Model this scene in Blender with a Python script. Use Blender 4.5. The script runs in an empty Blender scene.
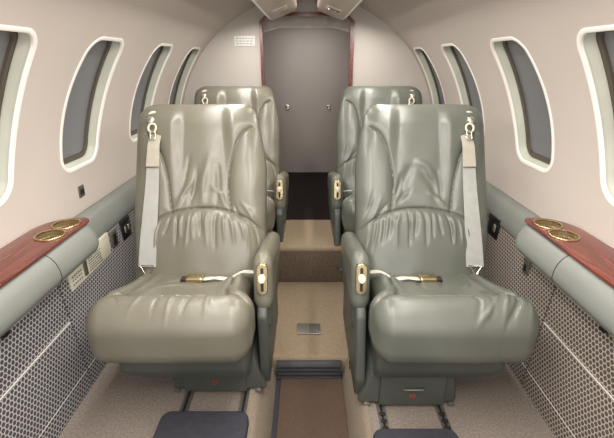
import bpy, bmesh, math, random
import numpy as np
from mathutils import Vector, Matrix
random.seed(3)
C = bpy.context.scene.collection
PI = math.pi
CZ, R = 0.53, 0.80          # fuselage lining: centre height and radius
YB = 2.66                   # rear bulkhead

# ------------------------------------------------------------------ materials
def srgb(r, g, b):
    f = lambda c: (c/255/12.92) if c/255 <= .04045 else ((c/255+.055)/1.055)**2.4
    return (f(r), f(g), f(b), 1)
def mat(name, col, rough=.5, metal=0, noise=0, nscale=20, bump=0, bscale=200, spec=.5, coat=0, col2=None):
    m = bpy.data.materials.new(name); m.use_nodes = True
    nt = m.node_tree; b = nt.nodes['Principled BSDF']
    b.inputs['Roughness'].default_value = rough; b.inputs['Metallic'].default_value = metal
    b.inputs['Specular IOR Level'].default_value = spec
    b.inputs['Coat Weight'].default_value = coat; b.inputs['Coat Roughness'].default_value = .2
    tc = nt.nodes.new('ShaderNodeTexCoord')
    c2 = col2 or tuple(min(1, c*(1-noise)) for c in col[:3])+(1,)
    n = nt.nodes.new('ShaderNodeTexNoise'); n.inputs['Scale'].default_value = nscale; n.inputs['Detail'].default_value = 6
    nt.links.new(tc.outputs['Object'], n.inputs['Vector'])
    mx = nt.nodes.new('ShaderNodeMix'); mx.data_type = 'RGBA'
    mx.inputs['A'].default_value = col; mx.inputs['B'].default_value = c2
    mr = nt.nodes.new('ShaderNodeMapRange'); mr.inputs['From Min'].default_value = .35; mr.inputs['From Max'].default_value = .65
    nt.links.new(n.outputs['Fac'], mr.inputs['Value']); nt.links.new(mr.outputs['Result'], mx.inputs['Factor'])
    nt.links.new(mx.outputs['Result'], b.inputs['Base Color'])
    if bump:
        n2 = nt.nodes.new('ShaderNodeTexNoise'); n2.inputs['Scale'].default_value = bscale; n2.inputs['Detail'].default_value = 3
        nt.links.new(tc.outputs['Object'], n2.inputs['Vector'])
        bp = nt.nodes.new('ShaderNodeBump'); bp.inputs['Strength'].default_value = bump; bp.inputs['Distance'].default_value = .002
        nt.links.new(n2.outputs['Fac'], bp.inputs['Height']); nt.links.new(bp.outputs['Normal'], b.inputs['Normal'])
    return m

def honeycomb(name, line, cell, size=.0135):
    m = bpy.data.materials.new(name); m.use_nodes = True
    nt = m.node_tree; L = nt.links; b = nt.nodes['Principled BSDF']; b.inputs['Roughness'].default_value = .85
    b.inputs['Specular IOR Level'].default_value = .2
    tc = nt.nodes.new('ShaderNodeTexCoord'); sep = nt.nodes.new('ShaderNodeSeparateXYZ'); L.new(tc.outputs['Object'], sep.inputs[0])
    def M(op, a, b_=None, c=None):
        n = nt.nodes.new('ShaderNodeMath'); n.operation = op
        for i, v in enumerate((a, b_, c)):
            if v is None: continue
            if isinstance(v, (int, float)): n.inputs[i].default_value = v
            else: L.new(v, n.inputs[i])
        return n.outputs[0]
    u = M('MULTIPLY', sep.outputs['Y'], 1/size); v = M('MULTIPLY', sep.outputs['Z'], 1/(size*1.0))
    q = 3**.5
    def cellc(u, v, du, dv):
        a = M('SUBTRACT', M('FLOORED_MODULO', M('ADD', u, du), 1.0), .5)
        c = M('SUBTRACT', M('FLOORED_MODULO', M('ADD', v, dv), q), q/2)
        return a, c
    ax, ay = cellc(u, v, 0, 0); bx, by = cellc(u, v, .5, q/2)
    da = M('ADD', M('MULTIPLY', ax, ax), M('MULTIPLY', ay, ay)); db = M('ADD', M('MULTIPLY', bx, bx), M('MULTIPLY', by, by))
    sel = M('LESS_THAN', da, db)
    inv = M('SUBTRACT', 1.0, sel)
    gx = M('ABSOLUTE', M('ADD', M('MULTIPLY', ax, sel), M('MULTIPLY', bx, inv)))
    gy = M('ABSOLUTE', M('ADD', M('MULTIPLY', ay, sel), M('MULTIPLY', by, inv)))
    hd = M('MAXIMUM', gx, M('ADD', M('MULTIPLY', gx, .5), M('MULTIPLY', gy, q/2)))
    mr = nt.nodes.new('ShaderNodeMapRange'); mr.inputs['From Min'].default_value = .365; mr.inputs['From Max'].default_value = .43
    L.new(hd, mr.inputs['Value'])
    mx = nt.nodes.new('ShaderNodeMix'); mx.data_type = 'RGBA'; mx.inputs['A'].default_value = cell; mx.inputs['B'].default_value = line
    L.new(mr.outputs['Result'], mx.inputs['Factor']); L.new(mx.outputs['Result'], b.inputs['Base Color'])
    bp = nt.nodes.new('ShaderNodeBump'); bp.inputs['Distance'].default_value = .001; bp.inputs['Strength'].default_value = .4
    L.new(mr.outputs['Result'], bp.inputs['Height']); L.new(bp.outputs['Normal'], b.inputs['Normal'])
    return m

def woodmat(name, c1, c2, c3):
    m = mat(name, c1, rough=.25, coat=.25); nt = m.node_tree; b = nt.nodes['Principled BSDF']
    tc = nt.nodes.new('ShaderNodeTexCoord'); mp = nt.nodes.new('ShaderNodeMapping'); mp.inputs['Scale'].default_value = (30, 2.2, 30)
    nt.links.new(tc.outputs['Object'], mp.inputs['Vector'])
    n = nt.nodes.new('ShaderNodeTexNoise'); n.inputs['Scale'].default_value = 2.2; n.inputs['Detail'].default_value = 8; n.inputs['Distortion'].default_value = 1.2
    nt.links.new(mp.outputs[0], n.inputs['Vector'])
    cr = nt.nodes.new('ShaderNodeValToRGB'); e = cr.color_ramp.elements
    e[0].position = .3; e[0].color = c2; e[1].position = .7; e[1].color = c3
    k = cr.color_ramp.elements.new(.5); k.color = c1
    nt.links.new(n.outputs['Fac'], cr.inputs[0]); nt.links.new(cr.outputs[0], b.inputs['Base Color'])
    return m

M = {}
M['liner'] = mat('cream wall lining', srgb(197, 187, 179), .62, noise=.03, nscale=3, bump=.1, bscale=900)
M['bulkhead'] = mat('bulkhead lining', srgb(196, 189, 182), .6, noise=.04, nscale=4)
M['reveal'] = mat('window reveal', srgb(196, 198, 184), .4, noise=.15, nscale=7)
M['lip'] = mat('glow white window lip', srgb(244, 240, 234), .3)  # near-white colour stands in for light glowing along the window rims
M['winframe'] = mat('window inner frame', srgb(78, 70, 60), .4)
M['pane'] = mat('window shade pane', srgb(120, 120, 124), .4, noise=.12, nscale=2, spec=.6)
M['leather_l'] = mat('sage leather', srgb(112, 109, 96), .33, noise=.10, nscale=9, bump=.25, bscale=420, coat=.2)
M['leather_r'] = mat('grey green leather', srgb(98, 101, 93), .34, noise=.10, nscale=9, bump=.25, bscale=420, coat=.2)
M['shell'] = mat('seat base cover', srgb(76, 80, 75), .45, noise=.08, nscale=6, bump=.15, bscale=500)
M['ledge'] = mat('ledge leather', srgb(124, 127, 122), .42, noise=.08, nscale=8, bump=.2, bscale=450)
M['wood'] = woodmat('mahogany', srgb(104, 42, 30), srgb(66, 24, 20), srgb(132, 60, 42))
M['frame_wood'] = woodmat('dark mahogany', srgb(100, 38, 30), srgb(70, 24, 20), srgb(120, 52, 40))
M['brass'] = mat('satin brass', srgb(196, 178, 140), .25, 1, noise=.1)
M['brass_in'] = mat('brass cup inside', srgb(196, 176, 138), .3, .8, noise=.25, nscale=30)
M['chrome'] = mat('satin nickel', srgb(214, 208, 196), .25, .85)
M['hole'] = mat('dark slot', srgb(34, 28, 24), .6)
M['belt'] = mat('belt webbing', srgb(162, 163, 158), .55, noise=.08, nscale=40, bump=.5, bscale=700)
M['belt_tan'] = mat('belt padding', srgb(170, 164, 150), .6, noise=.08, nscale=40, bump=.5, bscale=700)
M['lap'] = mat('lap belt webbing', srgb(206, 202, 190), .6, noise=.1, nscale=40)
M['knob'] = mat('cream plastic', srgb(214, 206, 190), .4)
M['carpet'] = mat('beige carpet', srgb(152, 139, 124), .95, noise=.22, nscale=170, bump=1, bscale=500, spec=.1)
M['carpet_side'] = mat('grey beige carpet', srgb(150, 139, 130), .95, noise=.28, nscale=150, bump=1, bscale=500, spec=.1)
M['carpet_aisle'] = mat('aisle carpet', srgb(150, 133, 112), .95, noise=.18, nscale=170, bump=1, bscale=500, spec=.1)
M['carpet_riser'] = mat('darker riser carpet', srgb(112, 98, 84), .95, noise=.35, nscale=110, bump=1, bscale=400, spec=.1)  # darker tone of the aisle carpet, used on the rear riser
M['mat_brown'] = mat('brown aisle mat', srgb(92, 76, 66), .95, noise=.15, nscale=150, bump=.8, bscale=500, spec=.1)
M['mat_navy'] = mat('navy pad', srgb(62, 62, 69), .9, noise=.15, nscale=60, bump=.8, bscale=600, spec=.15)
M['dark_rib'] = mat('dark ribbed metal', srgb(62, 62, 66), .5, noise=.1)
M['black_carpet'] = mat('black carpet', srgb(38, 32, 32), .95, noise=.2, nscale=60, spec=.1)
M['door'] = mat('door laminate', srgb(142, 134, 128), .5, noise=.06, nscale=3)
M['comb'] = honeycomb('honeycomb fabric', srgb(178, 175, 174), srgb(74, 71, 74))
M['comb_r'] = honeycomb('honeycomb fabric warm', srgb(178, 168, 158), srgb(84, 76, 70))
M['piping'] = mat('pale piping', srgb(196, 190, 182), .6)
M['seam'] = mat('dark seam', srgb(60, 58, 58), .8)
M['cream_panel'] = mat('cream control plate', srgb(208, 204, 186), .5)
M['ink'] = mat('printed ink', srgb(92, 92, 88), .7)
M['faint_ink'] = mat('faint ink', srgb(168, 166, 164), .7)
M['black'] = mat('black plastic', srgb(28, 28, 30), .35)
M['grey_metal'] = mat('grey metal', srgb(120, 116, 108), .4, .6)
M['steel'] = mat('track steel', srgb(150, 146, 140), .35, .8)
M['white'] = mat('white card', srgb(230, 228, 224), .5)
M['red'] = mat('red symbol', srgb(168, 72, 52), .5)
M['lens'] = mat('lamp lens', srgb(236, 228, 206), .3)

# ------------------------------------------------------------------ mesh helpers
def put(name, me, m, parent=None, smooth=True, angle=40):
    o = bpy.data.objects.new(name, me); C.objects.link(o)
    if m is not None: me.materials.append(m)
    if smooth:
        me.polygons.foreach_set('use_smooth', [True]*len(me.polygons))
        me.set_sharp_from_angle(angle=math.radians(angle))
    if parent is not None: o.parent = parent
    return o
def mesh_of(bm):
    bmesh.ops.recalc_face_normals(bm, faces=bm.faces)
    me = bpy.data.meshes.new('m'); bm.to_mesh(me); bm.free(); return me
def pydata(v, f, fix=True):
    me = bpy.data.meshes.new('m'); me.from_pydata([tuple(map(float, p)) for p in v], [], [tuple(map(int, q)) for q in f])
    if fix:
        bm = bmesh.new(); bm.from_mesh(me); bmesh.ops.recalc_face_normals(bm, faces=bm.faces); bm.to_mesh(me); bm.free()
    me.update(); return me
def empty(name, loc, label, cat, group=None):
    o = bpy.data.objects.new(name, None); C.objects.link(o); o.location = loc; o.empty_display_size = .1
    tag(o, label, cat, group); return o
def tag(o, label, cat, group=None, kind=None):
    o['label'] = label; o['category'] = cat
    if group: o['group'] = group
    if kind: o['kind'] = kind
    return o
def struct(o, label=None, cat=None):
    o['kind'] = 'structure'
    if label: o['label'] = label
    if cat: o['category'] = cat
    return o

def rbox_raw(h, r, step):
    """rounded box surface grid -> verts, normals, quads; h half sizes, r per-axis radii"""
    h = np.array(h, float); r = np.minimum(np.array(r, float), h*.999)
    n = [max(2, int(round(2*h[i]/step))) for i in range(3)]
    pts = {}; P = []; F = []
    def vid(i, j, k):
        key = (i, j, k)
        if key not in pts: pts[key] = len(P); P.append(key)
        return pts[key]
    for ax in range(3):
        a, b = [q for q in range(3) if q != ax]
        for side in (0, n[ax]):
            for i in range(n[a]):
                for j in range(n[b]):
                    q = []
                    for (di, dj) in ((0, 0), (1, 0), (1, 1), (0, 1)):
                        key = [0, 0, 0]; key[ax] = side; key[a] = i+di; key[b] = j+dj
                        q.append(vid(*key))
                    F.append(q if (side > 0) == (ax != 1) else q[::-1])
    P = np.array(P, float)
    # denser lattice near rims so the rounding stays smooth
    q = (P/np.array(n)*2-1)
    q = q*h
    inner = np.clip(q, -(h-r), h-r)
    d = (q-inner)/r
    # map cube corner to sphere evenly
    ln = np.linalg.norm(d, axis=1, keepdims=True); ln[ln == 0] = 1
    u = d/ln
    V = inner+r*u
    N = u/r; N /= np.linalg.norm(N, axis=1, keepdims=True)
    return V, N, F
def rbox(name, lo, hi, r, m, parent=None, step=None, warp=None, angle=50):
    lo = np.array(lo, float); hi = np.array(hi, float); h = (hi-lo)/2
    if np.isscalar(r): r = (r, r, r)
    step = step or max(min(r)/2.2, max(h)/40)
    V, N, F = rbox_raw(h, r, step)
    V = V+(lo+hi)/2
    if warp is not None: V = warp(V, N)
    return put(name, pydata(V, F), m, parent, angle=angle)
def bevel_box(name, lo, hi, m, parent=None, bev=.003, seg=2):
    bm = bmesh.new(); lo = Vector(lo); hi = Vector(hi)
    bmesh.ops.create_cube(bm, size=1, matrix=Matrix.Translation((lo+hi)/2) @ Matrix.Diagonal((*(hi-lo), 1)))
    if bev: bmesh.ops.bevel(bm, geom=bm.edges[:], offset=bev, segments=seg, profile=.5, affect='EDGES')
    return put(name, mesh_of(bm), m, parent, angle=35)
def prism(name, poly, axis, a, b, m, parent=None, bev=0, angle=35):
    """extrude a 2-D polygon; axis 'x' takes (y,z) points, 'y' takes (x,z), 'z' takes (x,y)"""
    f = {'x': lambda p, t: (t, p[0], p[1]), 'y': lambda p, t: (p[0], t, p[1]), 'z': lambda p, t: (p[0], p[1], t)}[axis]
    bm = bmesh.new(); A = [bm.verts.new(f(p, a)) for p in poly]; B = [bm.verts.new(f(p, b)) for p in poly]
    bm.faces.new(A); bm.faces.new(B[::-1])
    for i in range(len(poly)): bm.faces.new((A[i], B[i], B[(i+1) % len(poly)], A[(i+1) % len(poly)]))
    bmesh.ops.recalc_face_normals(bm, faces=bm.faces)
    if bev: bmesh.ops.bevel(bm, geom=bm.edges[:], offset=bev, segments=3, profile=.5, affect='EDGES')
    return put(name, mesh_of(bm), m, parent, angle=angle)
def loft(name, rings, m, parent=None, closed=True, caps=False, angle=50):
    n = len(rings[0]); V = [p for r in rings for p in r]; F = []
    for i in range(len(rings)-1):
        for j in range(n if closed else n-1):
            k = (j+1) % n; F.append((i*n+j, i*n+k, (i+1)*n+k, (i+1)*n+j))
    if caps: F.append(list(range(n))[::-1]); F.append([(len(rings)-1)*n+j for j in range(n)])
    return put(name, pydata(V, F), m, parent, angle=angle)
def lathe_rings(c, prof, axis=Vector((0, 0, 1)), seg=32):
    axis = Vector(axis).normalized(); a = axis.orthogonal().normalized(); b = axis.cross(a); out = []
    for r, z in prof:
        out.append([Vector(c)+axis*z+(a*math.cos(2*PI*i/seg)+b*math.sin(2*PI*i/seg))*r for i in range(seg)])
    return out
def tube(name, pts, rad, m, parent=None, seg=10, closed=False):
    pts = [Vector(p) for p in pts]; rings = []; n = len(pts); up = None
    for i, p in enumerate(pts):
        if closed: t = (pts[(i+1) % n]-pts[i-1]).normalized()
        else: t = (pts[min(i+1, n-1)]-pts[max(i-1, 0)]).normalized()
        if up is None: up = t.orthogonal().normalized()
        up = (up-t*up.dot(t)).normalized(); s = t.cross(up)
        rings.append([p+(up*math.cos(2*PI*k/seg)+s*math.sin(2*PI*k/seg))*rad for k in range(seg)])
    if closed: rings.append(rings[0])
    return loft(name, rings, m, parent, caps=not closed)
def ribbon(name, pts, wdir, widths, th, m, parent=None):
    """flat strap along pts; wdir = width direction per point or one vector"""
    pts = [Vector(p) for p in pts]; rings = []; n = len(pts)
    for i, p in enumerate(pts):
        t = (pts[min(i+1, n-1)]-pts[max(i-1, 0)]).normalized()
        w = Vector(wdir[i] if isinstance(wdir, list) else wdir); w = (w-t*w.dot(t)).normalized(); nn = t.cross(w)
        a = (widths[i] if isinstance(widths, (list, tuple)) else widths)/2
        rings.append([p+w*x*a+nn*y*th/2 for x, y in ((-1, -.4), (-.96, -1), (.96, -1), (1, -.4), (1, .4), (.96, 1), (-.96, 1), (-1, .4))])
    return loft(name, rings, m, parent, caps=True, angle=30)
def rrect(a, b, r, n=8):
    out = []
    for cx, cy, t0 in ((a-r, b-r, 0), (-(a-r), b-r, PI/2), (-(a-r), -(b-r), PI), (a-r, -(b-r), 3*PI/2)):
        for i in range(n+1):
            t = t0+PI/2*i/n; out.append((cx+r*math.cos(t), cy+r*math.sin(t)))
    return out
def cutout(o, rings):
    cut = loft('cutter', rings, None, caps=True); cut.parent = o.parent
    bpy.context.view_layer.update()
    md = o.modifiers.new('b', 'BOOLEAN'); md.object = cut; md.operation = 'DIFFERENCE'; md.solver = 'EXACT'
    dg = bpy.context.evaluated_depsgraph_get(); dg.update()
    me = bpy.data.meshes.new_from_object(o.evaluated_get(dg)); o.modifiers.clear(); o.data = me
    bpy.data.objects.remove(cut)
    me.polygons.foreach_set('use_smooth', [True]*len(me.polygons)); me.set_sharp_from_angle(angle=math.radians(40))
def smooth(x): x = np.clip(x, 0, 1); return x*x*(3-2*x)
def catmull(pts, n=10):
    P = [np.array(p, float) for p in pts]; P = [2*P[0]-P[1]]+P+[2*P[-1]-P[-2]]; out = []
    for i in range(1, len(P)-2):
        for k in range(n):
            t = k/n; a, b, c, d = P[i-1:i+3]
            out.append(.5*((2*b)+(-a+c)*t+(2*a-5*b+4*c-d)*t*t+(-a+3*b-3*c+d)*t**3))
    out.append(P[-2]); return np.array(out)
def dist_poly(Q, pts):
    """distance of each Q (N,2) to polyline and 0..1 position along it"""
    pts = np.array(pts); best = np.full(len(Q), 9.0); par = np.zeros(len(Q)); L = len(pts)-1
    for i in range(L):
        a, b = pts[i], pts[i+1]; ab = b-a; l2 = (ab**2).sum()+1e-12
        t = np.clip(((Q-a)@ab)/l2, 0, 1); d = np.linalg.norm(Q-(a+t[:, None]*ab), axis=1)
        k = d < best; best[k] = d[k]; par[k] = (i+t[k])/L
    return best, par
def folds(Q, lst):
    z = np.zeros(len(Q))
    for pts, w, amp in lst:
        d, t = dist_poly(Q, catmull(pts, 5)); z += amp*np.exp(-(d/w)**2)*np.sin(PI*np.clip(t, .02, .98))**.7
    return z*1.5

# ------------------------------------------------------------------ shell with window openings
def arc(a0, a1, n, r): return [(r*math.cos(a0+(a1-a0)*i/n), CZ+r*math.sin(a0+(a1-a0)*i/n)) for i in range(n+1)]
def arch_shell(name, a0, a1, y0, y1, m, n=60, th=.10):
    inn = arc(a0, a1, n, R); out = arc(a0, a1, n, R+th)[::-1]
    return prism(name, inn+out, 'y', y0, y1, m, angle=20)
Y0 = -.35
WIN = [(.80, 1.04), (1.30, 1.52), (1.84, 2.06), (2.365, 2.58)]
A_BOT, A_TOP = math.radians(-20), math.radians(46)
wallL = arch_shell('wall_left', PI-A_BOT, PI-A_TOP, Y0, YB+.02, M['liner'])
wallR = arch_shell('wall_right', A_BOT, A_TOP, Y0, YB+.02, M['liner'])
ceil = arch_shell('ceiling', A_TOP, PI-A_TOP, Y0, YB+.02, M['liner'], n=70)
struct(wallL, 'cream curved cabin wall lining on the left side', 'wall'); struct(wallR, 'cream curved cabin wall lining on the right side', 'wall')
struct(ceil, 'cream curved cabin ceiling lining', 'ceiling')
WA0, WA1 = math.asin((.640-CZ)/R), math.asin((1.035-CZ)/R)     # angle range of a window on the wall
def win_loop(side, ya, yb, grow, rad, cr=.045):
    """rounded outline on the cylinder of radius rad"""
    am = (WA0+WA1)/2; hh = (WA1-WA0)/2*R+grow; hw = (yb-ya)/2+grow; out = []
    base = rrect(hw, hh, min(cr+grow, hw*.98), 8); dense = []
    for i, p in enumerate(base):            # subdivide the straight sides so they follow the cylinder
        q = base[(i+1) % len(base)]; L_ = math.hypot(q[0]-p[0], q[1]-p[1]); n = 14 if i % 9 == 8 else 1
        dense += [(p[0]+(q[0]-p[0])*j/n, p[1]+(q[1]-p[1])*j/n) for j in range(n)]
    for (u, v) in dense:
        # windows taper a little towards the top
        u *= (1-.03*(v/hh))*(.95+.15*(1-(v/hh)**2))
        a = am+v/R; out.append(Vector((side*rad*math.cos(a), (ya+yb)/2+u, CZ+rad*math.sin(a))))
    return out
k = 0
for side, wall in ((-1, wallL), (1, wallR)):
    for i, (ya, yb) in enumerate(WIN):
        a, b = win_loop(side, ya, yb, .004, R-.06), win_loop(side, ya, yb, .004, R+.18)
        cut = loft('cutter', [a, b], None, caps=True)
        md = wall.modifiers.new('b', 'BOOLEAN'); md.object = cut; md.operation = 'DIFFERENCE'; md.solver = 'EXACT'
        dg = bpy.context.evaluated_depsgraph_get(); dg.update()
        me = bpy.data.meshes.new_from_object(wall.evaluated_get(dg)); wall.modifiers.clear()
        wall.data = me; bpy.data.objects.remove(cut)
        k += 1
        L = lambda g, r: win_loop(side, ya, yb, g, r)
        w = loft('window_%d' % k, [L(.015, R+.002), L(.014, R-.0012), L(.007, R-.0025), L(.002, R-.001), L(0, R+.004)], M['lip'])
        nth = ['nearest the camera', 'second from the camera', 'third from the camera', 'farthest from the camera'][i]
        struct(w, 'tall cabin window in the %s wall, %s' % ('left' if side < 0 else 'right', nth), 'window')
        loft('reveal', [L(0, R+.004), L(-.0005, R+.012), L(-.002, R+.0135), L(-.0025, R+.022), L(-.004, R+.0235), L(-.0045, R+.034)], M['reveal'], w)
        loft('inner_frame', [L(-.0035, R+.033), L(-.006, R+.030), L(-.020, R+.030), L(-.022, R+.040)], M['winframe'], w)
        a = L(-.018, R+.037); cen = sum(a, Vector())/len(a); 
        rings = [[cen_y(p) for p in a] for cen_y in [(lambda p, s=s: p+(Vector((p.x, cen.y, p.z))-p)*s) for s in (0, .5, 1.0)]]
        pn = loft('pane', rings, M['pane'], w)
for wl in (wallL, wallR):
    me = wl.data; me.polygons.foreach_set('use_smooth', [True]*len(me.polygons)); me.set_sharp_from_angle(angle=math.radians(20))

# ------------------------------------------------------------------ side walls below the ledge: honeycomb fabric
for side, wall, mt in ((-1, wallL, M['comb']), (1, wallR, M['comb_r'])):
    X = lambda z: side*(.692+.036*min(1, max(0, z/.42)) )
    for (ya, yb) in ((Y0, 1.036), (1.042, YB)):
        V = []; n = 8
        for i in range(n+1):
            z = -.02+i*(.42/n); V.append((X(z), z))
        poly = V+[(side*.785, .40), (side*.76, -.02)]
        o = prism('fabric_panel', poly, 'y', ya, yb, mt, wall)
        o['label'] = 'honeycomb patterned fabric panel below the ledge'
        for z in ((.245, .065) if ya < 0 else (.065,)):
            tube('piping_line', [(X(z)-side*.0005, ya+.002, z), (X(z)-side*.0005, min(yb, 1.9)-.002, z)], .0022 if z > .1 else .0014, M['piping'], o, 6)
# small items on the sidewalls -------------------------------------------------
def wall_x(z): return .692+.036*min(1, max(0, z/.42))
def plate(name, side, y0, y1, z0, z1, m, proud=.006, parent=None):
    x = wall_x((z0+z1)/2)
    return bevel_box(name, (min(side*(x+.012), side*(x-proud)), y0, z0), (max(side*(x+.012), side*(x-proud)), y1, z1), m, parent, .002)
t = empty('control_panel', (-.72, 1.215, .34), 'cream control plate with rows of small print under the left ledge', 'control panel')
def sub(o, t): o.parent = t; o.matrix_parent_inverse = t.matrix_world.inverted(); return o
def under(t, o):
    o.parent = t; o.location = o.location-t.location; return o
under(t, plate('plate', -1, 1.085, 1.355, .318, .402, M['cream_panel']))
under(t, plate('display', -1, 1.165, 1.185, .328, .378, M['grey_metal'], .009))
bm = bmesh.new(); x = -(wall_x(.36)-.0068)
for r_ in range(6):
    yy = 1.20
    while yy < 1.28:
        w_ = random.uniform(.004, .012); z_ = .330+r_*.0085
        bmesh.ops.create_cube(bm, size=1, matrix=Matrix.Translation((x, yy+w_/2, z_)) @ Matrix.Diagonal((.001, w_, .0035, 1))); yy += w_+.004
for c_ in range(5):
    for r_ in range(3):
        bmesh.ops.create_cube(bm, size=1, matrix=Matrix.Translation((x, 1.10+c_*.012, .335+r_*.013)) @ Matrix.Diagonal((.001, .006, .004, 1)))
under(t, put('printing', mesh_of(bm), M['ink']))
t = empty('jack_plate', (-.72, 1.40, .38), 'small grey socket plate behind the cream control plate', 'socket')
under(t, plate('plate', -1, 1.372, 1.42, .325, .390, M['grey_metal']))
under(t, plate('socket', -1, 1.385, 1.408, .335, .38, M['black'], .008))
t = empty('switch_panel', (-.72, 1.50, .39), 'black switch panel with two white rockers beside the front left seat back', 'switch')
under(t, plate('plate', -1, 1.465, 1.54, .318, .398, M['black']))
for a in (1.482, 1.512): under(t, plate('rocker', -1, a, a+.012, .345, .370, M['chrome'], .010))
t = empty('switch_panel', (.72, 1.49, .38), 'black switch panel on the right fabric wall behind the seat belt', 'switch')
under(t, plate('plate', 1, 1.42, 1.51, .34, .42, M['black']))
under(t, plate('rocker', 1, 1.44, 1.455, .365, .395, M['chrome'], .010))
t = empty('wall_latch', (.72, 1.19, .35), 'small dark latch on the right honeycomb wall below the ledge end', 'latch')
under(t, plate('body', 1, 1.175, 1.205, .325, .375, M['grey_metal'], .008)); under(t, plate('pin', 1, 1.184, 1.197, .335, .358, M['black'], .011))
for side, yy, lb in ((-1, .80, 'dark clip under the front of the left ledge'), (1, .82, 'dark clip under the front of the right ledge')):
    t = empty('ledge_clip', (side*.70, yy, .41), lb, 'clip')
    x = wall_x(.4)
    under(t, bevel_box('body', (min(side*(x+.01), side*(x-.025)), yy-.02, .385), (max(side*(x+.01), side*(x-.025)), yy+.02, .425), M['shell'], None, .004))
    under(t, bevel_box('tongue', (min(side*(x-.008), side*(x-.020)), yy-.010, .372), (max(side*(x-.008), side*(x-.020)), yy+.010, .392), M['black'], None, .002))
# wall socket left, between windows
def on_wall(side, y, z, wy, wz, name, label, cat, m1, m2):
    a = math.asin((z-CZ)/R); n = Vector((-side*math.cos(a), 0, -math.sin(a)))
    t = empty(name, (side*R*math.cos(a), y, z), label, cat)
    t.rotation_euler = (0, -a if side > 0 else a, 0)
    s = -side
    o = bevel_box('cover_plate', (-.004, -wy, -wz), (.004, wy, wz), m1, t, .0015)
    for dy in (-.4, .4): bevel_box('outlet', (s*.005-.001, dy*wy-.22*wy, -wz*.5), (s*.005+.001, dy*wy+.22*wy, wz*.4), m2, t, 0)
    return t
on_wall(-1, 1.385, .548, .017, .020, 'wall_socket', 'small metal socket on the left wall between window and ledge', 'socket', M['grey_metal'], M['black'])

# ------------------------------------------------------------------ ledges
def make_ledge(side, label):
    t = empty('side_ledge', (side*.74, 1.0, .40), label, 'ledge')
    XW = lambda z: math.sqrt(R*R-(z-CZ)**2)-.004
    def rings(sec, ys, f=None):
        out = []
        for y in ys:
            s = f(y) if f else sec
            out.append([(side*min(x, XW(z))-t.location.x, y-t.location.y, z-t.location.z) for x, z in s])
        return out
    # aft padded roll
    def aft(y):
        k_ = 1
        return [(.80, .455), (.795, .475), (.785, .487), (.77, .486), (.752, .474), (.738, .455), (.728, .432), (.722, .412), (.724, .402), (.74, .398), (.80, .398)]
    loft('rear_roll', rings(None, [1.10, 1.4, 1.8, 2.2, YB], aft), M['ledge'], t, caps=True, angle=60)
    # front padded bolster with rounded rear end
    def fr(y):
        e = 1.215; q = min(1, max(0, (e-y)/.075)); q = math.sqrt(max(0, 1-(1-q)**2)); s = .35+.65*q
        base = [(.80, .515), (.74, .517), (.69, .516), (.672, .512), (.660, .503), (.650, .488), (.644, .468), (.643, .448), (.650, .432), (.664, .424), (.70, .420), (.80, .420)]
        return [(.80+(x-.80)*(.25+.75*q), .466+(z-.466)*s) for x, z in base]
    ys = [Y0, 0, .5, .93, .94]+[1.0, 1.06, 1.12]+[1.215-.075*(1-math.sin(PI/2*i/8)) for i in range(9)]
    loft('front_bolster', rings(None, ys, fr), M['ledge'], t, caps=True, angle=60)
    # seam across bolster
    sec = fr(.9)[1:11]
    tube('seam', [(side*(x-.0005)-t.location.x, .945-t.location.y, z-t.location.z) for x, z in sec], .0012, M['seam'], t, 6)
    # wood inlay, rounded rear end
    z0, z1 = .5165, .525
    xo, xi, ye = .795, .667, 1.185
    pl = [(xo, Y0)]+[(xo, 1.08)]+[(.70+(xo-.70)*math.cos(i*PI/2/8), 1.08+(ye-1.08)*math.sin(i*PI/2/8)) for i in range(1, 9)]
    pl += [(xi+.025-.025*math.sin(i*PI/2/6), ye-.025+.025*math.cos(i*PI/2/6)) for i in range(0, 7)]+[(xi, Y0)]
    pl = [(side*a-t.location.x, b-t.location.y) for a, b in pl]
    prism('wood_inlay', pl, 'z', z0-t.location.z, z1-t.location.z, M['wood'], t, bev=.002)
    wood = [o for o in C.objects if o.parent == t and o.name.startswith('wood_inlay')][0]
    bol = [o for o in C.objects if o.parent == t and o.name.startswith('front_bolster')][0]
    for yc in (1.044, 1.125):
        c = Vector((side*.714-t.location.x, yc-t.location.y, .525-t.location.z))
        for o in (wood, bol):
            cutout(o, lathe_rings(c, [(.0360, .03), (.0360, -.068)], seg=40))
        ch = loft('cup_holder', lathe_rings(c, [(.0360, .0005), (.0398, .0006), (.0398, .003), (.0385, .0042), (.0350, .003), (.0345, -.002)], seg=40), M['brass'], t, caps=False)
        rings = []
        for z in (-.002, -.014, -.015, -.030, -.031, -.060):
            k_ = .0345 if z not in (-.015, -.030) else .0333
            rg = lathe_rings(c, [(k_, z)], seg=64)[0]
            rings.append([(p if (j//2) % 2 or z > -.01 else c+Vector(((p-c).x*.955, (p-c).y*.955, (p-c).z))) for j, p in enumerate(rg)])
        rings += lathe_rings(c, [(.030, -.064), (.0005, -.064)], seg=64)
        loft('cup_well', rings, M['brass_in'], ch, angle=25)
    return t

make_ledge(-1, 'grey leather side ledge with mahogany inlay and two cup holders on the left wall')
make_ledge(1, 'grey leather side ledge with mahogany inlay and two cup holders on the right wall')

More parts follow.
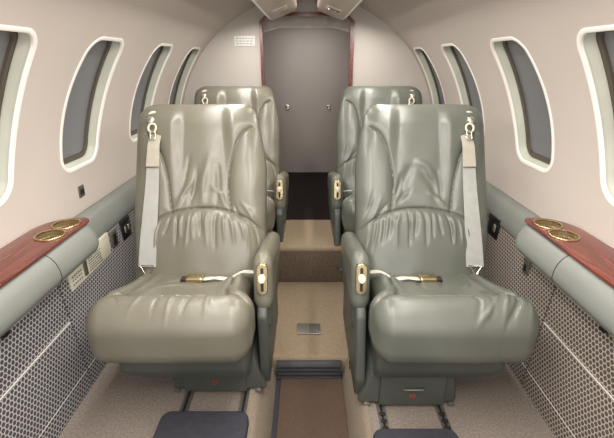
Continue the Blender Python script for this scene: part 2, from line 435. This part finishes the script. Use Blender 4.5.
# ------------------------------------------------------------------ floor
def quad_strip(name, prof, y0, y1, m, parent=None, th=.03):
    """profile of (x,z) extruded along y, given thickness downward"""
    poly = list(prof)+[(x, z-th) for x, z in reversed(prof)]
    return prism(name, poly, 'y', y0, y1, m, parent, angle=40)
floor = prism('floor', [(-.80, -.25), (.80, -.25), (.80, -.20), (-.80, -.20)], 'y', Y0, 3.25, M['carpet_side'])
struct(floor, 'carpeted cabin floor with a sunken centre aisle', 'floor')
for s_ in (-1, 1):
    o = prism('seat_platform', [(s_*.76, 0), (s_*.185, 0), (s_*.185, -.20), (s_*.76, -.20)], 'y', Y0, YB, M['carpet_side'], floor)
    a_ = lambda x: s_*x+.008
    o = prism('aisle_kerb', [(s_*.1855, -.01), (s_*.1855, .004), (a_(.172), .006), (a_(.164), .0), (a_(.156), -.012), (a_(.122), -.128), (a_(.122), -.20), (s_*.1855, -.20)], 'y', Y0, 1.236, M['carpet'], floor)
prism('aisle_well', [(-.114, -.13), (.130, -.13), (.130, -.20), (-.114, -.20)], 'y', Y0, 1.24, M['mat_navy'], floor)
prism('aisle_mat', [(-.096, -.1295), (.1295, -.1295), (.1295, -.122), (-.096, -.122)], 'y', Y0, 1.20, M['mat_brown'], floor)
# first step: carpet tread with rolled nose
def step(name, y0, y1, z, zb, hw, m, nose=.02, parent=floor):
    prof = [(y1, zb), (y1, z)]+[(y0+nose-nose*math.sin(i*PI/2/6), z-nose+nose*math.cos(i*PI/2/6)) for i in range(7)]+[(y0, zb)]
    return prism(name, prof, 'x', -hw, hw, m, parent, angle=45)
step('step_tread', 1.232, 1.80, -.050, -.19, .1845, M['carpet_aisle'])
# dark ribbed riser strip under the nose
rb = bevel_box('ribbed_riser', (-.112, 1.205, -.13), (.128, 1.231, -.062), M['dark_rib'], floor, .002)
for i in range(4): bevel_box('rib', (-.111, 1.200-.0, -.124+i*.017), (.127, 1.210, -.116+i*.017), M['dark_rib'], rb, .002)
step('rear_step', 1.785, 2.14, .143, -.19, .30, M['carpet_aisle'])
bevel_box('rear_riser', (-.184, 1.7825, -.049), (.184, 1.7845, .122), M['carpet_riser'], floor, .0005)
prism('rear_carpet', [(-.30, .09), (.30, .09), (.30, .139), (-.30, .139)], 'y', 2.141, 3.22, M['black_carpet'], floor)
t = empty('floor_vent', (.007, 1.40, -.05), 'small grey vent grille set in the beige step carpet', 'vent')
bevel_box('vent_frame', (-.048, -.036, 0), (.048, .036, .004), M['grey_metal'], t, .0015)
for i in range(14):
    xx = -.041+i*.0062
    bevel_box('vent_slat', (xx, -.029, .0035), (xx+.003, .029, .006), M['dark_rib'] if i > 6 else M['grey_metal'], t, 0)
# seat tracks
for xs, gy, side in ((-.368, 1.08, 'left'), (-.192, 1.08, 'left'), (.222, 1.02, 'right'), (.398, 1.02, 'right')):
    inner = abs(xs) < .3
    t = empty('seat_track', (xs, .5, 0), '%s steel floor track of the %s seats' % ('aisle side' if inner else 'wall side', side), 'floor track')
    prism('rail', [(-.012, .0), (.012, .0), (.012, .007), (.004, .007), (.004, .003), (-.004, .003), (-.004, .007), (-.012, .007)], 'y', -.8, gy+.9, M['steel'], t)
    bevel_box('slot', (-.0038, -.8, .0025), (.0038, gy+.9, .0038), M['hole'], t, 0)
    for q in range(3): bevel_box('stop', (-.009, .36+q*.025, .006), (.009, .37+q*.025, .010), M['hole'], t, .001)
# navy floor pads
def navy(x0, x1, y1, lb):
    n = 6; r = .03; w = (x1-x0)/2; cx = (x0+x1)/2
    pl = [(a+cx, b+(y1-.30)) for a, b in rrect(w, .30, r, 6)]
    o = prism('floor_pad', pl, 'z', .008, .040, M['mat_navy'], bev=.008)
    return tag(o, lb, 'pad', 'navy pads on the floor')
navy(-.415, -.165, .900, 'navy fabric pad lying on the floor before the left front seat')
navy(.178, .408, .84, 'navy fabric pad lying on the floor before the right front seat')
for x, y, lb in ((-.152, 1.22, 'small brass pin on the aisle kerb beside the left seat base'), (.152, 1.13, 'small brass pin on the aisle kerb beside the right seat base')):
    o = loft('floor_pin', lathe_rings((x, y, .0), [(.0065, -.012), (.0065, .008), (.009, .009), (.009, .014), (.006, .018), (.0005, .019)], seg=16), M['brass'])
    tag(o, lb, 'pin')

# ------------------------------------------------------------------ rear bulkhead with doorway
ang = [PI*1.22-(PI*1.44)*i/90 for i in range(91)]
DW, DH, DZ = .276, 1.235, .139
bm = bmesh.new()
outer = [((R+.0)*math.cos(a), CZ+(R)*math.sin(a)) for a in ang]
poly = [(p[0], max(p[1], -.2)) for p in outer]
# bulkhead as an arch: outer arc, inner doorway outline
inner = [(-DW, -.2), (-DW, DH-.045), (-DW+.05, DH), (DW-.05, DH), (DW, DH-.045), (DW, -.2)]
poly = [(-.78, -.2)]+[(x, z) for x, z in outer if z > 0]+[(.78, -.2)]+inner[::-1]
bh = prism('wall_rear', poly, 'y', YB, YB+.04, M['bulkhead'])
struct(bh, 'pale rear bulkhead around the doorway', 'wall')
# mahogany door trim following the opening
def trim_ring(name, pts, w, y0, y1, m):
    bm = bmesh.new(); n = len(pts); rows = []
    c = Vector((0, .6))
    for i, (x, z) in enumerate(pts):
        p = Vector((x, z)); a = Vector(pts[max(i-1, 0)]); b = Vector(pts[min(i+1, n-1)]); t_ = (b-a).normalized(); nn = Vector((-t_.y, t_.x))
        if (p+nn*.01-c).length > (p-c).length: nn = -nn
        d1 = (p-a).normalized() if i > 0 else t_; k_ = 1/max(.5, abs(d1.dot(t_)))
        q = p+nn*w*k_
        rows.append([(x, y0, z), (q.x, y0, q.y), (q.x, y1, q.y), (x, y1, z)])
    return loft(name, rows, m, None, caps=True, angle=30)
tr = trim_ring('trim_1', [(-DW-.004, .0), (-DW-.004, DH-.045), (-DW+.048, DH+.004), (DW-.048, DH+.004), (DW+.004, DH-.045), (DW+.004, .0)], 0.017, YB-.012, YB+.055, M['frame_wood'])
struct(tr, 'dark red mahogany frame around the rear doorway', 'door frame')
# lavatory beyond
lw = prism('wall_lavatory', [(-.34, .10), (-.34, 1.30), (.34, 1.30), (.34, .10), (.31, .10), (.31, 1.27), (-.31, 1.27), (-.31, .10)], 'y', YB+.04, 3.26, M['door'])
struct(lw, 'grey side walls and ceiling of the compartment behind the doorway', 'wall')
dr = prism('door_1', [(-.31, .1395), (-.31, 1.27), (.31, 1.27), (.31, .1395)], 'y', 3.20, 3.235, M['door'])
struct(dr, 'flat grey panelled door at the end of the aisle', 'door')
for x in (-.148, .163):
    l_ = rbox('latch', (x-.014, 3.188, .626), (x+.014, 3.201, .666), .005, M['chrome'], dr, .003)
    bevel_box('latch_slot', (x-.010, 3.1865, .638), (x-.002, 3.189, .656), M['hole'], l_, 0)
# soft pale valance inside top of doorway
def val_prof(x): return 1.155+.05*(1-(x/.3)**2)*0-.02*abs(x/.3)
V = []; F = []; nx, nt_ = 30, 10
rings = []
for i in range(nx+1):
    x = -.305+.61*i/nx
    d = .006*math.sin(i*1.7)+.004*math.sin(i*.9)
    zb = 1.175-.035*max(0, abs(x/.3)-.55)/.45
    rings.append([(x, 2.90+.03*math.cos(a)+d, (zb+1.26)/2+(1.26-zb)/2*math.sin(a)) for a in [2*PI*j/16 for j in range(16)]])
vl = loft('ceiling_valance', rings, M['bulkhead'], None, caps=True, angle=60)
tag(vl, 'soft grey padded valance under the ceiling behind the doorway', 'valance')
# placard
t = empty('wall_placard', (-.372, YB-.004, 1.085), 'white notice card with small print on the rear bulkhead left of the doorway', 'sign')
bevel_box('card', (-.062, -.002, -.028), (.062, .003, .028), M['white'], t, .001)
bm = bmesh.new()
for r_ in range(3):
    xx = -.05
    while xx < .045:
        w_ = random.uniform(.008, .018); bmesh.ops.create_cube(bm, size=1, matrix=Matrix.Translation((xx+w_/2, -.0024, .014-r_*.014)) @ Matrix.Diagonal((w_, .001, .006, 1))); xx += w_+.005
put('printing', mesh_of(bm), M['faint_ink'], t)

# ------------------------------------------------------------------ overhead service panels
def overhead(side, label):
    t = empty('overhead_panel', (side*.14, 2.0, 1.2), label, 'service panel')
    X = lambda x: side*x-t.location.x
    def sec(y):
        e = smooth((2.62-y)/.16); 
        zi, zo = 1.225+.05*(1-e), 1.180+.06*(1-e)
        return [(X(.052), y-2.0, 1.345-1.2), (X(.052), y-2.0, zi+.012-1.2), (X(.066), y-2.0, zi-1.2), (X(.190), y-2.0, zo-1.2), (X(.212), y-2.0, zo+.012-1.2), (X(.235), y-2.0, 1.30-1.2)]
    ys = [Y0, .5, 1.2, 1.8, 2.4]+[2.46+.02*i for i in range(9)]+[YB-.025]
    loft('housing', [sec(y) for y in ys], M['liner'], t, caps=True, angle=35)
    # reading lamp and air outlet recess
    a = Vector((X(.075), 0, 1.222-1.2)); b = Vector((X(.180), 0, 1.1837-1.2)); d = (b-a).normalized(); nrm = Vector((-d.z*side, 0, d.x*side)).normalized()
    if nrm.z > 0: nrm = -nrm
    def box_on(name, c, w, l, h, m, parent=t, bev=.003):
        o = bevel_box(name, (-w/2, -l/2, -h/2), (w/2, l/2, h/2), m, parent, bev)
        o.location = c; o.rotation_euler = (0, math.atan2(-d.z, d.x), 0); return o
    for q, yy in enumerate((.15, .15-.8)):
        c = (a+b)/2+Vector((0, yy, 0))
        pl = box_on('lamp_plate', c+nrm*.001, .075, .115, .006, M['cream_panel'])
        for r_, (dx, dy) in enumerate(((-.016, .02), (.016, .02))):
            cc = Vector((dx, dy, -.0035))
            loft('lamp_eye', lathe_rings(cc, [(.012, 0), (.012, -.003), (.009, -.004), (.006, -.001), (.0005, -.001)], seg=20), M['chrome'], pl)
        for r_ in range(4):
            o = bevel_box('grille_bar', (-.028, -.040+r_*.011, -.006), (.028, -.034+r_*.011, -.002), M['grey_metal'], pl, .001)
    return t
overhead(-1, 'cream overhead service panel with lamps left of the ceiling centre')
overhead(1, 'cream overhead service panel with lamps right of the ceiling centre')

# ------------------------------------------------------------------ passenger seats
UV = np.array([0, .4386, .8986]); NV = np.array([0, -.8986, .4386]); BO = np.array([0, 1.25, .29])
ROOT_Y = 1.15
def bk(x, s, n, sg):
    """seat-back frame (outboard x, up s, forward n) -> seat-local point"""
    p = BO+UV*s+NV*n; return Vector((sg*x, p[1]-ROOT_Y, p[2]))
BACK_SEAMS = [
    [(-.215, .150), (-.15, .198), (-.07, .226), (0, .232), (.07, .224), (.135, .203), (.21, .160)],
    [(-.192, .525), (-.150, .500), (-.118, .450), (-.098, .389), (-.091, .311), (-.104, .218)],
    [(.205, .50), (.155, .43), (.125, .34), (.105, .214)]]
FOLDS_BACK = {
 1: [  # right seat: dents and pulls above the lumbar seam
    ([(-.06, .26), (-.05, .33), (-.02, .39)], .016, -.006), ([(.06, .25), (.05, .31), (.01, .36)], .014, -.006),
    ([(-.02, .40), (.03, .38), (.05, .33)], .012, .005), ([(-.085, .24), (-.06, .27), (-.03, .30)], .008, -.004),
    ([(-.09, .26), (-.07, .31), (-.06, .36)], .006, -.003), ([(.09, .235), (.06, .27), (.03, .29)], .007, .004),
    ([(.08, .25), (.075, .32), (.06, .38)], .006, -.003),
    ([(-.20, .155), (-.165, .20), (-.135, .27)], .007, .0035), ([(-.21, .17), (-.18, .23), (-.16, .30)], .006, -.003), ([(-.19, .15), (-.14, .215), (-.105, .26)], .005, -.003)],
 -1: [ # left seat
    ([(-.05, .24), (-.055, .31), (-.05, .40)], .010, -.005), ([(.0, .24), (.0, .32), (-.02, .42)], .013, .005),
    ([(.045, .24), (.03, .30), (.02, .38)], .009, -.005), ([(.085, .235), (.07, .28), (.04, .33)], .008, .004),
    ([(-.08, .235), (-.065, .275), (-.03, .31)], .007, .004), ([(.07, .30), (.06, .36), (.05, .42)], .007, -.003),
    ([(-.20, .16), (-.17, .21), (-.14, .25)], .007, .003), ([(-.19, .15), (-.13, .21), (-.11, .25)], .005, -.003)]}
for s_ in (1, -1):
    random.seed(5+s_)
    x = -.17
    while x < .17:      # pleats below the lumbar seam
        top = .215-.9*x*x*1.2; b = x*1.15+random.uniform(-.012, .012)
        FOLDS_BACK[s_].append(([(x, top), ((x+b)/2+random.uniform(-.006, .006), top-.04), (b, top-random.uniform(.07, .13))], random.uniform(.004, .007), random.choice((-.0045, .003))))
        x += random.uniform(.018, .034)
def back_warp(sg):
    def f(V, N):
        V = V.copy(); x, n, s = V[:, 0].copy(), V[:, 1].copy(), V[:, 2].copy()   # box axes: x, n, s
        fr = np.clip(N[:, 1], 0, 1)**1.5
        Q = np.stack([x, s], 1)
        dmin = np.full(len(x), 9.0); gro = np.zeros(len(x))
        for L_ in BACK_SEAMS:
            d, _ = dist_poly(Q, catmull(L_, 6)); dmin = np.minimum(dmin, d); gro += -.006*np.exp(-(d/.0034)**2)
        puff = .013*(1-np.exp(-dmin/.022))
        central = smooth((.12-np.abs(x))/.05)*smooth((s-.21)/.08)*smooth((.66-s)/.15)
        lum = smooth((.24-s)/.06)*(1-.5*(x/.2)**2)
        ns = 0.0016*np.sin(x*37+s*19+sg)*np.sin(s*29-x*11)
        dn = puff+gro-.018*central+.018*lum+folds(Q, FOLDS_BACK[sg])+ns-.007
        n = n+dn*fr
        # headrest rolls back, lower back tucks in
        n = n-.040*smooth((s-.53)/.12)*1.0
        # crown across the width
        n = n-.010*(x/.22)**2*fr
        # outline: inboard shoulder slopes in
        w = smooth((s-.36)/.30)
        x = x+np.where(x < 0, .042*w*(-x/.22), .0*x-.010*smooth((.2-s)/.2)*(x/.22))
        p = BO+np.outer(s, UV)+np.outer(n, NV)
        p[:, 0] = sg*x; p[:, 1] -= ROOT_Y
        return p
    return f
CUSH_SEAMS = [[(-.19, 1.30), (-.165, 1.16), (-.150, 1.00), (-.11, .962), (0, .955), (.10, .962), (.145, 1.00), (.155, 1.16), (.17, 1.30)],
              [(-.215, .955), (-.145, .985)], [(.205, .955), (.14, .985)]]
FOLDS_CUSH = {
 1: [([(.06, 1.00), (.09, .93), (.07, .88)], .006, -.003), ([(.10, 1.0), (.13, .94), (.10, .875)], .006, .0035), ([(.14, 1.0), (.16, .93), (.12, .87)], .005, -.0035),
     ([(.17, 1.0), (.19, .93), (.17, .87)], .006, .003), ([(.02, .98), (.05, .92), (.03, .875)], .006, -.0025), ([(.12, .96), (.08, .90), (.03, .87)], .005, .003), ([(.18, .97), (.14, .90), (.10, .865)], .005, -.003),
     ([(.05, 1.04), (.10, 1.10), (.12, 1.2)], .008, .003), ([(-.05, 1.04), (-.06, 1.10), (-.02, 1.2)], .008, -.003), ([(0, 1.05), (.03, 1.13), (.06, 1.2)], .007, -.002)],
 -1: [([(-.01, 1.0), (-.015, .93), (-.01, .87)], .005, .0022), ([(.02, 1.0), (.02, .93), (.025, .88)], .005, -.002), ([(-.05, 1.0), (-.06, .93), (-.05, .88)], .006, -.002),
     ([(.08, 1.0), (.07, .93), (.09, .88)], .006, .002), ([(-.10, 1.0), (-.11, .94), (-.11, .88)], .006, .002), ([(.12, .90), (.15, .94), (.19, .93)], .005, -.0025), ([(.10, 1.06), (.03, 1.09), (-.06, 1.07)], .008, .003), ([(.1, 1.12), (.02, 1.15), (-.08, 1.12)], .009, -.003)]}
def cush_warp(sg):
    def f(V, N):
        V = V.copy(); x, y, z = V[:, 0].copy(), V[:, 1].copy(), V[:, 2].copy()
        tw = np.clip((z-.22)/.19, 0, 1)
        up = np.clip(N[:, 2], 0, 1); fr = np.clip(-N[:, 1], 0, 1)
        Q = np.stack([x, y], 1)
        dmin = np.full(len(x), 9.0); gro = np.zeros(len(x))
        for L_ in CUSH_SEAMS:
            d, _ = dist_poly(Q, catmull(L_, 6)); dmin = np.minimum(dmin, d); gro += -.009*np.exp(-(d/.0042)**2)
        dz = gro+.018*(1-np.exp(-dmin/.02))-.012
        inside = smooth((.16-np.abs(x))/.05)*smooth((y-.955)/.05)
        dz += -.014*inside
        dz += .022*np.exp(-((x+.175)**2+(y-1.13)**2)/.045**2)        # wing beside the arm
        dz += -.012*(x/.22)**2*smooth((1.0-y)/.1)
        fo = folds(Q, FOLDS_CUSH[sg])
        # front face folds keyed by height too
        z = z+(dz*up**1.2+fo*1.2*up)
        y = y-fo*fr*1.3-.010*np.cos(x/.22*1.3)*fr
        # slope down towards the back
        sl = -.33*np.clip(y-.935, 0, 1)*smooth((y-.91)/.06)
        z = z+sl*tw
        z = z+.004*np.exp(-((y-.94)/.05)**2)*tw-.012*smooth((.9-y)/.04)*tw
        # narrower behind the front roll to clear the arm
        x = x+np.where(x < 0, .030*smooth((y-.98)/.07), -.012*smooth((y-1.0)/.1))*np.abs(x)/.22
        # sagging lower outboard corner
        return np.stack([sg*x, y-ROOT_Y, z], 1)
    return f
def make_seat(sg, cx, leather, label, dbase):
    L_ = M[leather]
    t = empty('passenger_seat', (cx, ROOT_Y, 0), label, 'seat', None)
    o = rbox('seat_back', (-.221, -.125, -.09), (.251, 0, .632), (.060, .048, .060), L_, t, step=.0031, warp=back_warp(sg), angle=80)
    rbox('seat_cushion', (-.222, .862, .212), (.213, 1.36, .394), (.052, .058, .064), L_, t, step=.0038, warp=cush_warp(sg), angle=80)
    # stitched piping along the seams
    for S_ in BACK_SEAMS[:2]:
        pass
    B = lambda name, x0, x1, y0, y1, z0, z1, r, m, par=t, **k: rbox(name, (min(sg*x0, sg*x1), y0-ROOT_Y, z0), (max(sg*x0, sg*x1), y1-ROOT_Y, z1), r, m, par, **k)
    # arm
    def aw(V, N):
        V = V.copy(); y = V[:, 1]+ROOT_Y; z = V[:, 2]
        tw = np.clip((z-.28)/.165, 0, 1)
        V[:, 2] = z-.20*np.clip(y-1.08, 0, 1)*tw
        V[:, 1] += .20*(z-.30)*smooth((1.2-y)/.1)
        V[:, 0] -= 0
        return V
    arm = B('armrest', -.268, -.210, 1.035, 1.44, .275, .447, (.0285, .03, .04), L_, step=.008, warp=aw)
    B('armrest_skirt', -.264, -.214, 1.062, 1.40, .195, .30, (.02, .02, .02), M['shell'])
    # recline lever plate on the arm front
    pe = bpy.data.objects.new('recline_lever', None)
    xc = sg*-.239; tilt = math.atan(.20)
    pts = rrect(.0165, .047, .0155, 6)
    def onp(p, d):  # p in plate plane, d proud
        z = .383+p[1]*math.cos(tilt); y = 1.035+.20*(z-.30)-d
        return (xc+p[0], y-ROOT_Y, z)
    lp = loft('lever_plate', [[onp(p, -.006) for p in pts], [onp(p, .003) for p in pts], [onp((p[0]*.9, p[1]*.96), .005) for p in pts], [onp((p[0]*.03, p[1]*.03), .0052) for p in pts]], M['brass'], arm, caps=True, angle=35)
    sl = rrect(.0042, .036, .004, 4)
    loft('slot', [[onp(p, .0040) for p in sl], [onp(p, .0064) for p in sl]], M['hole'], lp, caps=True) if False else None
    kb = loft('lever_slot', [[onp(p, .0045) for p in sl], [onp(p, .0062) for p in sl]], M['hole'], arm, caps=True)
    kn = [(math.cos(2*PI*i/24), math.sin(2*PI*i/24)) for i in range(24)]
    loft('lever_knob', [[onp((p[0]*r_, .006+p[1]*r_*1.15), d) for p in kn] for r_, d in ((.0095, .005), (.0115, .010), (.0115, .014), (.009, .018), (.0004, .0185))], M['knob'], arm, caps=True)
    # pan under the cushion
    def pan(V, N):
        V = V.copy(); z = V[:, 2]; k_ = 1-smooth((z-.125)/.06)
        out = sg*V[:, 0] > .0
        V[:, 0] -= np.where(out, sg*.055*k_*np.clip(sg*V[:, 0]/.2, 0, 1), 0)
        V[:, 1] += .03*k_*(V[:, 1] < -.05)
        return V
    B('seat_pan', -.205, .150, .900, 1.32, .125, .235, (.012, .012, .012), M['shell'], step=.012, warp=pan)
    # pedestal
    yb = .955+dbase
    ped = prism('pedestal', [(sg*a, b) for a, b in ((-.245, .0105), (.050, .0105), (.050, .06), (.030, .15), (-.205, .15), (-.225, .06))], 'y', yb-ROOT_Y, 1.36-ROOT_Y, M['shell'], t, bev=.008)
    prism('side_cover', [(a-ROOT_Y, b) for a, b in ((yb+.03, .0105), (yb+.015, .08), (1.02, .27), (1.06, .315), (1.40, .28), (1.42, .0105))], 'x', sg*-.252, sg*-.222, M['shell'], t, bev=.008)
    dd = prism('drawer', [(sg*a, b) for a, b in ((-.182, .012), (.012, .012), (.012, .128), (-.182, .128))], 'y', yb-.012-ROOT_Y, yb+.05-ROOT_Y, M['shell'], t, bev=.004)
    tube('drawer_pull', [(sg*(-.115), yb-.013-ROOT_Y, .080), (sg*(-.113), yb-.021-ROOT_Y, .080), (sg*(-.057), yb-.021-ROOT_Y, .080), (sg*(-.055), yb-.013-ROOT_Y, .080)], .0030, M['grey_metal'], dd, 8)
    cen = (sg*-.085, yb-.0125-ROOT_Y, .050)
    loft('red_symbol', [[(cen[0]+math.cos(2*PI*i/20)*r_, cen[1]-d, cen[2]+math.sin(2*PI*i/20)*r_) for i in range(20)] for r_, d in ((.009, 0), (.009, .001), (.0068, .001), (.0068, 0))], M['red'], dd, angle=30)
    bevel_box('symbol_bar', (cen[0]-.007, cen[1]-.001, cen[2]-.001), (cen[0]+.007, cen[1], cen[2]+.001), M['red'], dd, 0)
    for xx in (-.225, .03) : bevel_box('track_clamp', (min(sg*xx, sg*(xx+.018)), yb-.006-ROOT_Y, .002), (max(sg*xx, sg*(xx+.018)), yb+.02-ROOT_Y, .014), M['steel'], t, .002)
    # shoulder belt
    sx = .170
    P = [(sx, .485, -.004), (sx, .45, .010), (sx, .39, .012), (sx+.002, .30, .010), (sx+.005, .20, .012), (sx+.008, .12, .012), (sx+.008, .06, .014), (sx+.008, .025, .016)]
    cm = catmull(P, 5); pts = [bk(a, b, c, sg) for a, b, c in cm]
    wd = [.040+.020*min(1, max(0, (.46-b)/.4)) for a, b, c in cm]
    sb = ribbon('shoulder_belt', pts, (1, 0, 0), wd, .003, M['belt'], t)
    P = [(sx, .495, -.006), (sx, .45, .0135), (sx, .42, .0155), (sx+.001, .370, .0158)]
    cm = catmull(P, 5)
    ribbon('belt_sleeve', [bk(a, b, c, sg) for a, b, c in cm], (1, 0, 0), [.040+.006*i/len(cm) for i in range(len(cm))], .004, M['belt_tan'], sb)
    ribbon('stitching', [bk(sx, .373, .0184, sg), bk(sx, .3705, .0184, sg)], (1, 0, 0), .045, .0012, M['hole'], sb)
    # guide at the top: boss, link ring and latch plate
    ax = Vector((0, NV[1], NV[2]))
    g = bk(.188, .566, -.026, sg)
    gd = loft('belt_guide', lathe_rings(g, [(.020, -.02), (.020, .006), (.018, .009), (.012, .010), (.0005, .010)], axis=ax, seg=24), M['knob'], t)
    g2 = bk(.188, .545, -.003, sg)
    loft('guide_cap', lathe_rings(g2, [(.013, -.01), (.013, .004), (.010, .008), (.0005, .009)], axis=ax, seg=20), M['chrome'], gd)
    c0 = bk(.180, .515, .006, sg)
    ring = [c0+Vector((math.cos(2*PI*i/24)*.0135, 0, 0))+Vector((0, UV[1], UV[2]))*math.sin(2*PI*i/24)*.0155 for i in range(24)]
    tube('link_ring', ring, .0038, M['knob'], gd, 8, closed=True)
    sq = [bk(.174+a, .486+b, .014, sg) for a, b in rrect(.0085, .014, .004, 3)]
    tube('latch_plate', sq, .0030, M['chrome'], gd, 8, closed=True)
    bt = [bk(sx+.008+a, .02+b, .018, sg) for a, b in ((-.022, .01), (.022, .01), (.004, -.02), (-.004, -.02))]
    tube('belt_anchor', bt, .0028, M['chrome'], sb, 8, closed=True)
    # lap belt and buckle lying on the cushion
    zc = lambda y: .386-.33*max(0, y-.935)
    def top(x, y, h): return (sg*x, y-ROOT_Y, zc(y)+h)
    q = catmull([top(-.205, 1.18, .030), top(-.16, 1.165, .034), top(-.12, 1.15, .014), top(-.08, 1.15, .016), top(-.040, 1.15, .012)], 6)
    lb = ribbon('lap_belt', [Vector(p) for p in q], (0, 1, -.25), [.020+.014*abs(math.sin(i*.5)) for i in range(len(q))], .003, M['lap'], t)
    q = catmull([top(.02, 1.19, .006), top(.07, 1.20, .002), top(.13, 1.215, .005), top(.19, 1.23, .006)], 6)
    rbox('buckle', (sg*-.013-.028, 1.130-ROOT_Y, zc(1.15)+.004), (sg*-.013+.028, 1.166-ROOT_Y, zc(1.15)+.024), (.006, .006, .006), M['brass'], lb)
    rbox('buckle_tongue', (sg*.022-.010, 1.136-ROOT_Y, zc(1.15)+.006), (sg*.022+.010, 1.160-ROOT_Y, zc(1.15)+.018), (.003, .003, .003), M['hole'], lb)
    return t
def copy_tree(o, parent=None):
    c = o.copy(); C.objects.link(c)
    if parent is not None: c.parent = parent
    for ch in [q for q in list(bpy.data.objects) if q.parent == o]: copy_tree(ch, c)
    return c
CXL, CXR = -.370, .398
sL = make_seat(-1, CXL, 'leather_l', 'sage grey leather cabin seat in the front row, left of the aisle', .055)
sR = make_seat(1, CXR, 'leather_r', 'grey green leather cabin seat in the front row, right of the aisle', 0)
for s_, dx, lb in ((sL, 0, 'sage grey leather cabin seat behind the front left seat, by the rear bulkhead'), (sR, -.014, 'grey green leather cabin seat behind the front right seat, by the rear bulkhead')):
    c = copy_tree(s_); c.location = (s_.location.x+dx, ROOT_Y+.815, .020); c['label'] = lb
# make the rear pedestals reach the platform: they stand on raised rear tracks
for x in (-.60+.05, .05+.14):
    pass

# ------------------------------------------------------------------ light
def area(name, loc, rot, sx, sy, e, col=(1, 1, 1)):
    l = bpy.data.lights.new(name, 'AREA'); l.shape = 'RECTANGLE'; l.size = sx; l.size_y = sy; l.energy = e; l.color = col
    o = bpy.data.objects.new(name, l); C.objects.link(o); o.location = loc; o.rotation_euler = rot; return o
area('added_light', (0, -.50, 1.20), (math.radians(65), 0, 0), 1.2, .5, 10, (1, .98, .95))  # added soft fill behind the camera, no cabin lamp there
area('added_light', (0, .50, 1.222), (0, 0, 0), .08, 1.0, 10, (1, .95, .88))  # added strip between the overhead housings, has no fixture
area('added_light', (-.36, 1.3, 1.17), (0, math.radians(-12), 0), .04, 2.4, 13.5, (1, .96, .90))  # added bare strip under the left ceiling curve for leather highlights
area('added_light', (.36, 1.3, 1.17), (0, math.radians(12), 0), .04, 2.4, 13.5, (1, .95, .88))  # matching added strip on the right, also without a fixture
area('added_light', (0, 2.1, 1.25), (0, 0, 0), .06, .5, 1.2, (1, .86, .70))  # added warm light above the rear aisle, no fixture modelled
area('added_compartment_light', (0, 2.80, 1.12), (math.radians(35), 0, 0), .3, .1, 1.6, (1, .95, .9))  # small added light to brighten the compartment and its door
area('added_light', (0, -.32, .55), (math.radians(150), 0, 0), 1.0, .3, 6, (1, .97, .94))  # added upward fill hidden behind the camera, brightens the ceiling
w = bpy.data.worlds.new('World'); bpy.context.scene.world = w; w.use_nodes = True
w.node_tree.nodes['Background'].inputs[0].default_value = (1, .98, .96, 1); w.node_tree.nodes['Background'].inputs[1].default_value = .9
cam = bpy.data.cameras.new('Camera'); co = bpy.data.objects.new('Camera', cam); C.objects.link(co)
cam.sensor_width = 36; cam.lens = 409/614*36; cam.clip_start = .02
co.location = (0, 0, .98); co.rotation_euler = (math.radians(90-21.24), 0, 0)
bpy.context.scene.camera = co
bpy.context.scene.view_settings.view_transform = 'Standard'
bpy.context.scene.view_settings.exposure = 0
